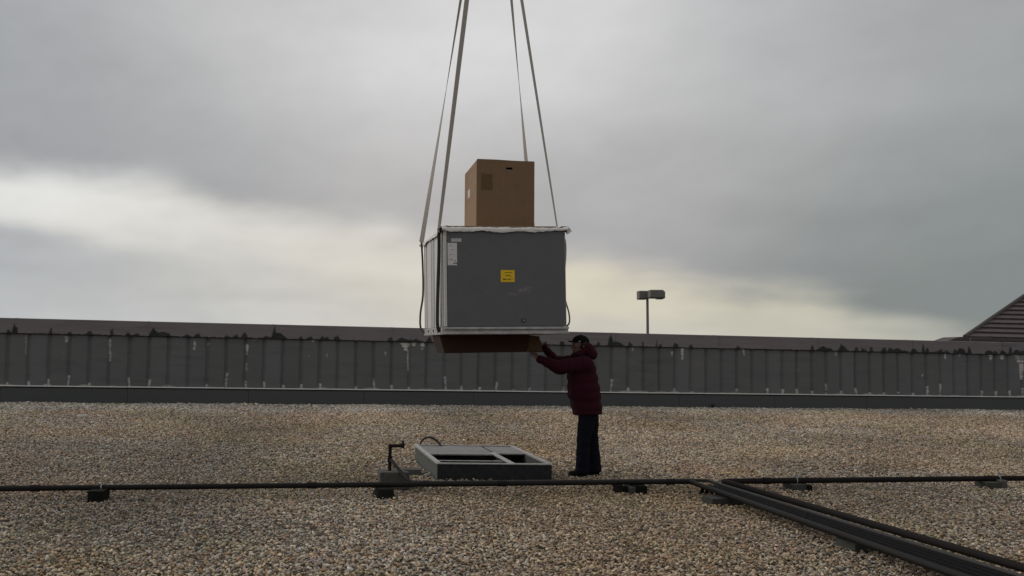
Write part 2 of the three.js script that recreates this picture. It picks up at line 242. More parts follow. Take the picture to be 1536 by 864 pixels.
    for (let a = 0; a < prof.length - 1; a++) for (let k = 0; k < n; k++) { const o = a * (n + 1) + k; idx.push(o, o + n + 1, o + n + 2, o, o + n + 2, o + 1); }
    const g = new THREE.BufferGeometry(); g.setAttribute('position', new THREE.Float32BufferAttribute(pos, 3)); g.setIndex(idx); g.computeVertexNormals();
    part('panel', uvWall(g, y0, y1), panM[Math.floor(R() * panM.length)], wall);
  });
  // pale termination bar above a dark gap, then the base flashing
  const bars = []; for (let s = S0; s < S1; s += 2.4) bars.push(rbox(2.392, 0.027, 0.085, s + 1.2, 0.417 + 0.004 * (R() - 0.5), 0.018, 0.004));
  for (const g of bars) part('ledge_bar', g, barM, wall);
  for (let s = S0; s < S1; s += 3) { const g = rbox(2.994, 0.375, 0.06, s + 1.5, 0.185, 0.006 + 0.003 * R(), 0.006); part('base_flashing', g, baseM, wall); }
  // cap sections
  for (let s = 0.28 - 3.16 * 3; s < S1; s += 3.16) {
    const a = s + 0.006, w = 3.148, prof = [[-0.30, 1.74], [-0.30, 2.072], [0.075, 2.058], [0.082, 1.698], [0.07, 1.685], [0.045, 1.685], [0.045, 1.74]];
    const g = extrude(prof.map(([z, y]) => [-z, y]), w).rotateY(Math.PI / 2).translate(a, 0, 0.002 * R());
    part('cap_section', uvWall(g, 1.69, 2.07), capM, wall);
    const c = extrude([[-0.0865, 1.69], [-0.0865, 2.0625], [0.302, 2.076], [0.302, 2.07], [-0.07, 2.055], [-0.07, 1.69]], 0.05).rotateY(Math.PI / 2).translate(s - 0.025, 0, 0.002);
    part('joint_cover', uvWall(c, 1.69, 2.07), capM, wall);
  }
  const [kx, kz] = wallPt(19.0, 0.12);
  solo('dark_knob', (() => { const g = new THREE.SphereGeometry(0.055, 12, 8).scale(1, 1.25, 0.8); return metric(g.translate(kx, 0.07, kz)); })(), mat(0.012, 0.012, 0.012, { roughness: 0.7 }), 'small black knob on the gravel at the foot of the grey parapet', 'knob');  // plain dark lump at the wall foot, purpose unknown
}

// ---------------------------------------------------------------- beyond the wall: parking-lot light and a brown ribbed roof
{
  const p = thing('lot_lamp', 'tall slim lamp post with shoebox lights rising behind the parapet', 'lamp post', [16.92, -7, -57]); p.rotation.z = 0.021 * 0.6;
  const m = plain(0.2, 0.19, 0.165, { roughness: 0.6 }), top = 11.95;
  part('pole', [move(cyl(0.075, 0.11, 11.9, 14), 0, 5.95, 0), move(cyl(0.2, 0.22, 0.5, 14), 0, 0.25, 0)], m, p);
  const head = (x, z, w, d, h, dy = 0) => { const a = part('lamp_head', [rbox(w, h, d, x + 0.06, top + dy, z, 0.06)], m, p); part('lens', rbox(w * 0.8, 0.06, d * 0.8, x, top + dy - h / 2 - 0.01, z, 0.02), plain(0.12, 0.11, 0.1, { roughness: 0.3 }), a); part('arm', rbox(Math.abs(x) > 0.3 ? 0.3 : 0.1, 0.08, Math.abs(x) > 0.3 ? 0.1 : 0.3, x * 0.42, top - 0.05 + dy, z * 0.42, 0.01), m, a); };
  head(-0.30, -0.2, 0.58, 0.6, 0.5, 0.01); head(0.30, 0.5, 0.84, 0.62, 0.48, 0.04); head(0.80, -0.2, 0.44, 0.6, 0.46, 0.02);
}
{
  const h = thing('tiled_roof_building', 'building beyond the parapet with dark brown roof of horizontal tile courses', 'building', [0, 0, 0]);
  const P0 = new THREE.Vector3(28.55, 2.5, -45), P2 = new THREE.Vector3(38.4, 6.4, -52), P1 = new THREE.Vector3(52, 2.35, -43.2), P3 = new THREE.Vector3(50, 6.4, -50.6), P4 = new THREE.Vector3(42, 2.5, -61), P5 = new THREE.Vector3(54, 2.5, -59);
  const tones = [0, 1, 2].map((i) => worn(0.115 - 0.008 * i, 0.09 - 0.006 * i, 0.09 - 0.006 * i, { roughness: 0.8 })), flat = worn(0.09, 0.075, 0.075);
  const N = 16, slope = (P, Q, f) => P.clone().lerp(Q, f);
  const nrm = new THREE.Vector3().crossVectors(P1.clone().sub(P0), P2.clone().sub(P0)).normalize();
  for (let i = 0; i < N; i++) { // courses, each lapping over the one below
    const a = slope(P0, P2, i / N), b = slope(P1, P3, i / N), c = slope(P1, P3, (i + 1) / N), d = slope(P0, P2, (i + 1) / N), lift = nrm.clone().multiplyScalar(0.11), low = nrm.clone().multiplyScalar(0.02);
    const A = a.clone().add(lift), B = b.clone().add(lift), C = c.clone().add(low), Dd = d.clone().add(low), g = new THREE.BufferGeometry();
    g.setAttribute('position', new THREE.Float32BufferAttribute([A, B, C, A, C, Dd, a, b, B, a, B, A, a, A, Dd, a, Dd, d].flatMap((v) => [v.x, v.y, v.z]), 3)); g.computeVertexNormals(); part('tile_course', metric(g), tones[i % 3], h);
  }
  const hip = new THREE.BufferGeometry(); hip.setAttribute('position', new THREE.Float32BufferAttribute([P0, P2, P4, P2, P3, P5, P2, P5, P4, P1, P5, P3].flatMap((v) => [v.x, v.y, v.z]), 3)); hip.computeVertexNormals(); part('roof', metric(hip), flat, h);
  part('hip_ridge', tube([P0.clone().add(new THREE.Vector3(0, 0.06, 0)).toArray(), P2.clone().add(new THREE.Vector3(0, 0.1, 0)).toArray()], 0.1, 0.01, 4, 8), flat, h);
  const wl = new THREE.Shape([[29.2, 45.6], [51, 43.8], [53, 58.6], [42, 60.2]].map((p) => new THREE.Vector2(...p)));
  part('wall', metric(new THREE.ExtrudeGeometry(wl, { depth: 9.3, bevelEnabled: false }).rotateX(-Math.PI / 2).translate(0, -7, 0)), worn(0.3, 0.27, 0.24), h);
  const eg = extrude([[27.3, 2.1], [27.45, 2.3], [28.05, 2.52], [29.6, 2.6], [29.6, 2.1]], 1.2).translate(0, 0, -45.9); part('porch_eave', metric(eg), tones[1], h);
  part('fascia', rbox(24, 0.2, 0.1, 40.2, 2.38, -44.05, 0.02).applyMatrix4(new THREE.Matrix4()), flat, h);
}

// ---------------------------------------------------------------- pipes, blocks
const blackPipe = worn(0.016, 0.0135, 0.013, { roughness: 0.75, specularIntensity: 0.35 }), rustPipe = worn(0.016, 0.0125, 0.012, { roughness: 0.8, specularIntensity: 0.35 }), greyPipe = worn(0.009, 0.009, 0.011, { roughness: 0.8, specularIntensity: 0.2 }), paleM = worn(0.4, 0.4, 0.38, { roughness: 0.5 });
const LX = (x, off = 0) => { const d = [0.9796, -0.2009]; return [x + off * -0.2009 * 0, -9.269 - (x + 3.624) * 0.2055 - off]; }; // along the main run
const runPt = (x, y = 0.125, off = 0) => { const [X, Z] = LX(x, off); return [X, y, Z]; };
function clampOn(parent, x, r, off = 0) { const [X, Y, Z] = runPt(x, 0.125, off); part('clamp', [new THREE.TorusGeometry(r + 0.004, 0.006, 6, 16).rotateY(Math.PI / 2).translate(X, Y, Z), rbox(0.02, 0.05, 0.012, X, Y + r + 0.022, Z, 0.003), rbox(0.03, 0.012, 0.12, X, Y - r - 0.004, Z, 0.003)], paleM, parent); }
function coupling(parent, x, r, m, off = 0) { const [X, Y, Z] = runPt(x, 0.125, off); part('coupling', cyl(r * 1.22, r * 1.22, 0.09, 14).rotateZ(Math.PI / 2).rotateY(11.6 * D2R).translate(X, Y, Z), m, parent); }
{
  const r = 0.028;
  const p1 = thing('roof_pipe', 'black pipe crossing the gravel from the left edge to the pipe junction', 'pipe');
  part('pipe', tube([runPt(-9), runPt(3.5), [3.665, 0.125, -10.79], [3.685, 0.125, -10.4], [4.02, 0.128, -6.43], [4.335, 0.128, -2.6]], r, 0.1, 160), worn(0.014, 0.0125, 0.012, { roughness: 0.65, specularIntensity: 0.45 }), p1);
  for (const x of [-3.3, -0.6, 1.45, 3.42]) coupling(p1, x, r, blackPipe); clampOn(p1, -2.68, r);
  const p2 = thing('drain_pipe', 'thinner black pipe along the near side of the open roof curb', 'pipe');
  const q = (x) => runPt(x, 0.118, 0.16);
  part('pipe', tube([[0.235, 0.335, -10.5], [0.44, 0.118, -10.32], q(0.7), q(3.7), [3.93, 0.118, -10.94], [3.97, 0.118, -10.5], [4.45, 0.125, -6.6], [4.93, 0.125, -2.6]], 0.019, 0.05, 200), worn(0.045, 0.043, 0.042, { roughness: 0.55, specularIntensity: 0.5 }), p2);
  part('coupling', move(cyl(0.026, 0.026, 0.07, 12).rotateZ(Math.PI / 2), ...q(0.62)), blackPipe, p2);
  const p3 = thing('roof_pipe', 'dark pipe running to the right edge from the pipe junction', 'pipe');
  part('pipe', tube([[5.17, 0.15, -2.6], [4.58, 0.15, -6.7], [4.07, 0.14, -10.5], [4.03, 0.13, -10.80], runPt(4.4), runPt(13)], 0.033, 0.09, 160), rustPipe, p3);
  for (const x of [4.62, 7.6]) coupling(p3, x, 0.033, rustPipe); clampOn(p3, 5.0, 0.033); clampOn(p3, 7.75, 0.033);
  ['flat grey conduit beside the left pipe of the bundle', 'second grey conduit from the left pipe in the pipe bundle', 'third grey conduit from the left pipe in the pipe bundle', 'grey conduit beside the thin bright pipe of the bundle'].forEach((label, i) => {
    const t = thing('conduit', label, 'conduit'), rr = 0.0205, a = 3.69 + 0.0535 * (i + 1), b = 4.02 + 0.083 * (i + 1), c = b + (b - a) * 0.95;
    part('pipe', tube([[a - 0.01, -0.03, -10.64], [a, 0.11, -10.55], [a + 0.02, 0.115, -10.2], [b, 0.118, -6.43], [c, 0.118, -2.6]], rr, 0.04, 120, 10), greyPipe, t);
    for (const z of [-8.5 - i * 0.1, -5.1 + i * 0.2]) { const f = (z + 10.2) / 3.77; part('coupling', cyl(rr * 1.12, rr * 1.12, 0.06, 10).rotateX(Math.PI / 2).translate(lerp(a + 0.02, b, f), lerp(0.115, 0.118, f), z), greyPipe, t); }
  });
  // support blocks
  const dark = worn(0.014, 0.014, 0.012, { roughness: 0.95, specularIntensity: 0.25 }), conc = worn(0.055, 0.057, 0.05, { roughness: 0.92 });
  const block = (label, x, z, yaw, pieces) => { const t = thing('support_block', label, 'block', [x, 0, z], yaw, 'blocks carrying the roof pipes'); for (const [w, h, d, dx, dz, m, ry, fl] of pieces) { let g = new RoundedBoxGeometry(w, h, d, 2, 0.008); const p = g.attributes.position; for (let i = 0; i < p.count; i++) { const k = 1 + (fl || 0) * (0.5 - p.getY(i) / h), n = 0.004 * (noise3(p.getX(i) * 40 + x, p.getY(i) * 40, p.getZ(i) * 40) - 0.5); p.setXYZ(i, p.getX(i) * k + n, p.getY(i), p.getZ(i) * k + n); } g.rotateY(ry || 0).translate(dx, h / 2 - 0.012, dz); g.computeVertexNormals(); part(pieces.length > 1 ? 'block_piece' : 'timber', metric(g), m, t); } };
  block('dark timber block under the pipe near the left edge', -2.69, -9.40, 0.0, [[0.15, 0.13, 0.26, 0, 0, dark]]);
  block('flared black block under the pipe left of the open curb', 0.16, -10.03, 0.1, [[0.16, 0.115, 0.3, 0, 0, dark, 0, 0.28]]);
  block('broken dark block under the pipe to the right of the person', 2.96, -10.64, 0.2, [[0.1, 0.1, 0.16, -0.13, 0.0, dark, 0.2], [0.15, 0.112, 0.2, 0.06, 0.03, dark, -0.15], [0.06, 0.1, 0.16, -0.05, 0.06, conc, 0.0]]);
  block('short grey concrete block under the clamped pipe right of the junction', 5.0, -11.02, 0.16, [[0.18, 0.108, 0.2, -0.03, 0, conc], [0.06, 0.102, 0.2, 0.095, 0.01, dark]]);
  block('grey block under the pipe close to the right edge', 7.62, -11.55, 0.2, [[0.2, 0.108, 0.2, -0.04, 0, conc], [0.09, 0.13, 0.16, 0.115, 0.0, worn(0.1, 0.1, 0.09)]]);
  block('long low sleeper under the bundle just in front of the junction', 3.92, -10.02, 0.12, [[0.7, 0.092, 0.24, 0, 0, conc]]);
  block('mossy slotted sleeper under the bundle towards the lower right', 4.27, -7.85, 0.14, [[0.72, 0.045, 0.24, 0, 0, worn(0.06, 0.065, 0.05)], [0.7, 0.05, 0.2, 0.02, 0, dark], [0.14, 0.095, 0.26, -0.28, 0.01, conc]]);
  block('buried sleeper under the bundle nearest the camera', 4.6, -4.6, 0.12, [[0.8, 0.094, 0.24, 0, 0, conc]]);
}
// condensate trap beside the curb
{
  const b = thing('trap_block', 'weathered concrete block carrying the upright drain pipe beside the curb', 'block', [0.27, 0, -10.55], 0.09);
  part('concrete', rbox(0.33, 0.215, 0.26, 0, 0.1, 0, 0.012), worn(0.085, 0.085, 0.077, { roughness: 0.95 }), b); part('shelf', rbox(0.2, 0.06, 0.18, 0.22, 0.19, -0.1, 0.01), worn(0.085, 0.083, 0.077), b);
  const t = thing('drain_trap', 'upright black drain pipe bent to an open end beside the curb', 'pipe', [0, 0, 0]);
  part('pipe', tube([[0.225, 0.2, -10.55], [0.225, 0.482, -10.55], [0.36, 0.487, -10.55]], 0.0185, 0.03, 40), blackPipe, t);
  part('elbow', [move(new THREE.SphereGeometry(0.027, 12, 10), 0.228, 0.478, -10.55)], blackPipe, t);
  part('open_end', cyl(0.028, 0.028, 0.035, 14).rotateZ(Math.PI / 2).translate(0.368, 0.487, -10.55), blackPipe, t);
  part('stub', cyl(0.012, 0.012, 0.04, 8).translate(0.368, 0.525, -10.55), blackPipe, t);
  part('tee', cyl(0.027, 0.027, 0.07, 14).translate(0.225, 0.335, -10.55), blackPipe, t);
}

// ---------------------------------------------------------------- open curb in the roof
{
  const { w, d, h } = CURB, c = thing('roof_curb', 'low open metal curb with sheet cover and crossbars in the gravel', 'roof curb', [CURB.x, 0, CURB.z], CURB.yaw);
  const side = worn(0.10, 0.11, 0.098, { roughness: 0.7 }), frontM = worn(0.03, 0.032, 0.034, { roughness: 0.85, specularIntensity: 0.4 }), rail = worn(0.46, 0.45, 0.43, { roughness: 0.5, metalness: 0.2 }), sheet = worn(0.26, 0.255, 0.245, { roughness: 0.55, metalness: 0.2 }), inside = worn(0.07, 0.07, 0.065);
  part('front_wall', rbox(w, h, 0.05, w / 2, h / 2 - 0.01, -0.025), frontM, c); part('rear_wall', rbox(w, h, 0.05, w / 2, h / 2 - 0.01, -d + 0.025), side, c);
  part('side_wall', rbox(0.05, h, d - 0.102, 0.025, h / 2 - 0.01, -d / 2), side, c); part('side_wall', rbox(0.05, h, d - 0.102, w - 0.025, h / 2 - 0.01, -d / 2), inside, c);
  const f = 0.055, T = 0.010, y = h - 0.004;
  part('rail', rbox(w + 0.02, T + 0.005, f, w / 2, y + 0.002, -f / 2 + 0.012, 0.004), rail, c); part('rail', rbox(w + 0.02, T + 0.02, f, w / 2, y, -d + f / 2 - 0.012, 0.004), rail, c);
  for (const x of [f / 2 - 0.012, w - f / 2 + 0.012]) part('rail', rbox(f, T + 0.018, d - 2 * f + 0.02, x, y, -d / 2, 0.004), rail, c);
  part('cover_sheet', rbox(w * 0.665 - 0.05, 0.018, 0.96, w * 0.335 + 0.02, y - 0.006, -d + 0.54, 0.004), sheet, c); part('cover_sheet', rbox(w * 0.335 - 0.08, 0.018, 0.82, w * 0.832, y - 0.009, -d + 0.47, 0.004), sheet, c);
  
  part('divider', rbox(0.07, 0.018, 1.14, w * 0.665, y - 0.003, -0.615, 0.005), rail, c); part('crossbar', rbox(w * 0.665 - 0.1, 0.012, 0.035, w * 0.34, y - 0.014, -0.4, 0.004), rail, c);
  part('divider_web', rbox(0.02, 0.3, 0.95, w * 0.665, y - 0.19, -0.55, 0.003), mat(0.02, 0.02, 0.02), c);
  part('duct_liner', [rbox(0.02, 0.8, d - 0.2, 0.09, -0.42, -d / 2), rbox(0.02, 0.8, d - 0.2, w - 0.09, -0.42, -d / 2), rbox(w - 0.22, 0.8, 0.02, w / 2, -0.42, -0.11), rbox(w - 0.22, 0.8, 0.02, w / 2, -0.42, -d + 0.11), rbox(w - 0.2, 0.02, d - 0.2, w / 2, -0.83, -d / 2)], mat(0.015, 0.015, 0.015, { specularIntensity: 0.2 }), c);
  const scrapM = worn(0.2, 0.195, 0.18); for (const [x, z, a] of [[-0.1, -0.5, 0.3], [-0.14, -0.75, 1.2], [-0.07, -0.3, 2]]) part('mastic_lump', new THREE.IcosahedronGeometry(0.05, 1).scale(1.2, 0.55, 1).rotateY(a).translate(x, 0.03, z), scrapM, c);
  solo('power_whip', tube([[0.70, 0.05, -13.28], [0.705, 0.23, -13.26], [0.745, 0.30, -13.25], [0.82, 0.328, -13.24], [0.90, 0.305, -13.22], [0.96, 0.255, -13.2], [1.0, 0.208, -13.15]], 0.014, 0.05, 50, 10), mat(0.012, 0.012, 0.012, { roughness: 0.5 }), 'black cable arching up behind the rear corner of the curb', 'cable');
  solo('scrap', metric(new RoundedBoxGeometry(0.2, 0.045, 0.06, 2, 0.015).rotateY(0.4).rotateZ(0.05).translate(-5.83, 0.045, -18.98)), plain(0.75, 0.74, 0.7), 'white scrap lying on the gravel at far left below the wall', 'scrap');
}

// ---------------------------------------------------------------- the hoisted load: air-conditioning unit, boxes, slings
const LOAD = new THREE.Object3D(); LOAD.position.set(0.866, 1.752, -11.2); LOAD.quaternion.setFromEuler(new THREE.Euler(0, 4.6 * D2R, 0)).premultiply(new THREE.Quaternion().setFromAxisAngle(new THREE.Vector3(0, 0, 1), 0.026)); LOAD.updateMatrixWorld();
const hang = (o, x = 0, y = 0, z = 0) => { o.position.copy(LOAD.localToWorld(new THREE.Vector3(x, y, z))); o.quaternion.copy(LOAD.quaternion); return o; };
const W = 1.495, Ht = 1.272, Dp = 1.72;
{
  const u = hang(thing('rooftop_unit', 'large dark grey air conditioning cabinet hanging from slings over the curb', 'air conditioner'));
  const scuffTex = canvasTex(512, 512, (x, w, h) => {
    const R = rng(9); x.fillStyle = '#6b6b6d'; x.fillRect(0, 0, w, h);
    for (let i = 0; i < 700; i++) { const v = R() < 0.5 ? 96 : 118; x.fillStyle = `rgba(${v},${v},${v + 2},${0.06 * R()})`; x.beginPath(); x.ellipse(R() * w, R() * h, 5 + 50 * R(), 3 + 20 * R(), R() * 3, 0, 7); x.fill(); }
    const scuff = (cx, cy, n, a, sx, sy) => { for (let i = 0; i < n; i++) { x.fillStyle = `rgba(150,146,142,${a * R()})`; x.beginPath(); x.ellipse(cx + (R() + R() - 1) * sx, cy + (R() + R() - 1) * sy, 1 + 9 * R(), 0.6 + 2.5 * R(), -0.3, 0, 7); x.fill(); } };
    scuff(330, 300, 60, 0.5, 46, 18); scuff(345, 285, 14, 0.4, 18, 9); scuff(280, 318, 24, 0.5, 26, 12); scuff(200, 312, 14, 0.2, 60, 8); scuff(320, 400, 24, 0.15, 40, 70);
  });
  const skin = mat(0.86, 0.86, 0.87, { map: scuffTex, roughness: 0.5 }), pale = plain(0.74, 0.71, 0.685, { roughness: 0.55 }), foil = plain(0.5, 0.53, 0.51, { roughness: 0.5 }), steel = worn(0.5, 0.49, 0.485, { roughness: 0.45, metalness: 0.15 }), darkM = mat(0.02, 0.02, 0.02);
  part('cabinet', rbox(W - 0.05, Ht - 0.1, Dp - 0.05, W / 2, Ht / 2 + 0.03, -Dp / 2, 0.004), worn(0.13, 0.13, 0.13), u);
  const fp = metric(move(new RoundedBoxGeometry(W - 0.045, Ht - 0.115, 0.03, 1, 0.006), W / 2 + 0.018, Ht / 2 + 0.035, -0.014)); { const p = fp.attributes.position, uv = fp.attributes.uv; for (let i = 0; i < p.count; i++) uv.setXY(i, p.getX(i) / W, p.getY(i) / Ht); } part('front_panel', fp, skin, u);
  part('corner_post', rbox(0.036, Ht - 0.115, 0.034, 0.018, Ht / 2 + 0.035, -0.016, 0.006), pale, u);
  part('corner_post', rbox(0.012, Ht - 0.115, 0.03, W - 0.004, Ht / 2 + 0.035, -0.02, 0.004), pale, u);
  for (const [a, b, m] of [[0.07, 0.24, foil], [0.3, 0.74, pale], [0.8, 1.0, foil], [1.05, 1.42, pale], [1.5, Dp - 0.02, pale]]) part('side_panel', rbox(0.026, Ht - 0.115, b - a, 0.006, Ht / 2 + 0.035, -(a + b) / 2, 0.008), m, u);
  part('rear_panel', rbox(W - 0.05, Ht - 0.115, 0.026, W / 2, Ht / 2 + 0.035, -Dp + 0.012, 0.004), skin, u); part('side_panel', rbox(0.026, Ht - 0.115, Dp - 0.06, W - 0.015, Ht / 2 + 0.035, -Dp / 2, 0.004), skin, u);
  // base rails: a channel with an upper flange, a recessed web and a lower lip
  const channel = (len) => merge([rbox(len, 0.03, 0.06, len / 2, 0.072, -0.012, 0.005), rbox(len, 0.035, 0.02, len / 2, 0.042, -0.03, 0.003), rbox(len, 0.03, 0.085, len / 2, 0.013, -0.002, 0.006)]);
  part('base_rail', channel(W + 0.03).translate(-0.005, 0, 0.0), steel, u); part('base_rail', channel(W).rotateY(Math.PI).translate(W, 0, -Dp), steel, u);
  const hs = new THREE.Shape([[0, 0], [Dp - 0.1, 0], [Dp - 0.1, 0.087], [0, 0.087]].map((p) => new THREE.Vector2(...p))); for (const x of [0.24, 0.74, 1.2]) { const p = new THREE.Path(); p.absellipse(x, 0.043, 0.06, 0.028, 0, Math.PI * 2); hs.holes.push(p); }
  const sideRail = () => metric(new THREE.ExtrudeGeometry(hs, { depth: 0.02, bevelEnabled: true, bevelSize: 0.003, bevelThickness: 0.003, bevelSegments: 1 }).rotateY(Math.PI / 2));
  part('base_rail', sideRail().translate(-0.018, 0, -0.05), steel, u); part('base_rail', sideRail().translate(W - 0.004, 0, -0.05), steel, u);
  part('base_pan', rbox(W - 0.06, 0.02, Dp - 0.1, W / 2, 0.03, -Dp / 2, 0.003), darkM, u);
  part('lid', rbox(W + 0.03, 0.03, Dp + 0.03, W / 2, Ht - 0.005, -Dp / 2, 0.008), steel, u);
  const card = worn(0.27, 0.185, 0.12, { roughness: 0.9 }), top = part('packing_board', rbox(W - 0.14, 0.042, Dp - 0.26, W / 2, Ht + 0.032, -Dp / 2, 0.006), card, u); void top;
  // crumpled plastic hem round the top edge
  const hem = (a, b, out, seed, n = 60) => {
    const pos = [], idx = [], m = 6, A = new THREE.Vector3(...a), B = new THREE.Vector3(...b), O = new THREE.Vector3(...out);
    for (let i = 0; i <= n; i++) {
      const f = i / n, c = A.clone().lerp(B, f), end = Math.max(smooth(0.07, 0, f), smooth(0.93, 1, f)), drop = 0.012 + 0.05 * fbm(f * 7, seed, 0, 3) - 0.012 * end, lump = 0.014 * fbm(f * 16, seed, 4, 2);
      const prof = [[-0.09, Ht + 0.016], [-0.045, Ht + 0.016 + lump * 0.7 + 0.012 * end], [0.01 + 0.02 * end, Ht + 0.016 + lump * 0.4 + 0.012 * end], [0.026 + lump * 0.6 + 0.03 * end, Ht + 0.002], [0.024 + lump + 0.035 * end, Ht - drop * 0.55], [0.02 + lump * 1.3 + 0.02 * end, Ht - drop]];
      prof.forEach(([o, y], k) => { const p = c.clone().addScaledVector(O, o + 0.008 * (noise3(f * 60, k * 2, seed) - 0.5)); pos.push(p.x, y + 0.008 * (noise3(f * 45, k, seed + 3) - 0.5), p.z); });
      if (i) for (let k = 0; k < m - 1; k++) { const o = (i - 1) * m + k; idx.push(o, o + 1, o + m + 1, o, o + m + 1, o + m); }
    }
    const g = new THREE.BufferGeometry(); g.setAttribute('position', new THREE.Float32BufferAttribute(pos, 3)); g.setIndex(idx); g.computeVertexNormals(); return g;
  };
  const film = mat(0.78, 0.74, 0.715, { roughness: 0.4, side: THREE.DoubleSide });
  part('plastic_hem', hem([-0.03, 0, 0], [W + 0.03, 0, 0], [0, 0, 1], 2, 90), film, u); part('plastic_hem', hem([0, 0, -Dp - 0.02], [0, 0, 0.02], [-1, 0, 0], 8), film, u); part('plastic_hem', hem([W, 0, 0.02], [W, 0, -Dp], [1, 0, 0], 14), film, u); part('plastic_hem', hem([W, 0, -Dp], [0, 0, -Dp], [0, 0, -1], 19), film, u);
  const tip = (x, z, dx) => { const g = new THREE.BufferGeometry(); const P = [[x, Ht + 0.02, z], [x + dx, Ht - 0.025, z + 0.02], [x, Ht - 0.07, z + 0.02], [x, Ht - 0.02, z - 0.08]]; g.setAttribute('position', new THREE.Float32BufferAttribute([0, 1, 2, 0, 3, 1, 1, 3, 2].flatMap((i) => P[i]), 3)); g.computeVertexNormals(); part('plastic_corner', g, film, u); };
  tip(W + 0.02, 0.01, 0.06); tip(-0.02, -Dp, -0.06);
  // stickers and the fastener
  const lines = (bg, ink, rows, seed, w = 128, h = 128) => canvasTex(w, h, (x) => { const R = rng(seed); x.fillStyle = bg; x.fillRect(0, 0, w, h); x.fillStyle = ink; for (const [y, hh, x0, x1, gap] of rows) { let c = x0 * w; while (c < x1 * w) { const ww = 2 + R() * 7; if (R() > gap) x.fillRect(c, (y + 0.01 * (R() - 0.5)) * h, ww, hh * h * (0.7 + 0.5 * R())); c += ww + 1 + R() * 2; } } });
  const sticker = (x0, x1, y0, y1, tex, name, label) => { const g = new THREE.BoxGeometry(x1 - x0, y1 - y0, 0.002).translate((x0 + x1) / 2, (y0 + y1) / 2, 0.0025); part(name, g, mat(1, 1, 1, { map: tex, roughness: 0.45 }), u, label); };
  sticker(0.045, 0.16, 0.83, 1.1, lines('#dedddd', '#55555a', [[0.1, 0.02, 0.1, 0.5, 0.3], [0.3, 0.015, 0.3, 0.8, 0.5], [0.52, 0.02, 0.15, 0.75, 0.5], [0.72, 0.05, 0.12, 0.5, 0.2], [0.76, 0.09, 0.75, 0.92, 0.1], [0.88, 0.06, 0.6, 0.95, 0.15]], 3), 'shipping_label');
  sticker(0.09, 0.215, 1.115, 1.155, lines('#c9c8c8', '#77777a', [[0.35, 0.12, 0.1, 0.8, 0.3]], 4, 128, 48), 'small_label');
  sticker(0.692, 0.862, 0.628, 0.772, lines('#f2c800', '#3a3310', [[0.18, 0.06, 0.2, 0.8, 0.12], [0.4, 0.08, 0.3, 0.72, 0.1], [0.55, 0.03, 0.2, 0.82, 0.3], [0.72, 0.13, 0.16, 0.84, 0.08]], 6), 'warning_sticker', 'yellow warning sticker with dark lettering');
  const lt = part('latch', new THREE.CylinderGeometry(0.026, 0.028, 0.014, 18).rotateX(Math.PI / 2).translate(0.965, 0.165, 0.007), worn(0.09, 0.09, 0.09), u); part('screw', new THREE.CylinderGeometry(0.009, 0.009, 0.012, 8).rotateX(Math.PI / 2).translate(0.965, 0.165, 0.016), steel, lt);
}
const cardTex = (seed, draw) => canvasTex(256, 256, (x, w, h) => { const R = rng(seed); x.fillStyle = '#9c7f66'; x.fillRect(0, 0, w, h); for (let i = 0; i < 260; i++) { x.fillStyle = `rgba(${R() < 0.5 ? '120,92,62' : '172,140,104'},${0.07 * R()})`; x.fillRect(R() * w, 0, 1 + 4 * R(), h); x.beginPath(); x.ellipse(R() * w, R() * h, 6 + 30 * R(), 4 + 16 * R(), 0, 0, 7); x.fill(); } if (draw) draw(x, w, h, R); });
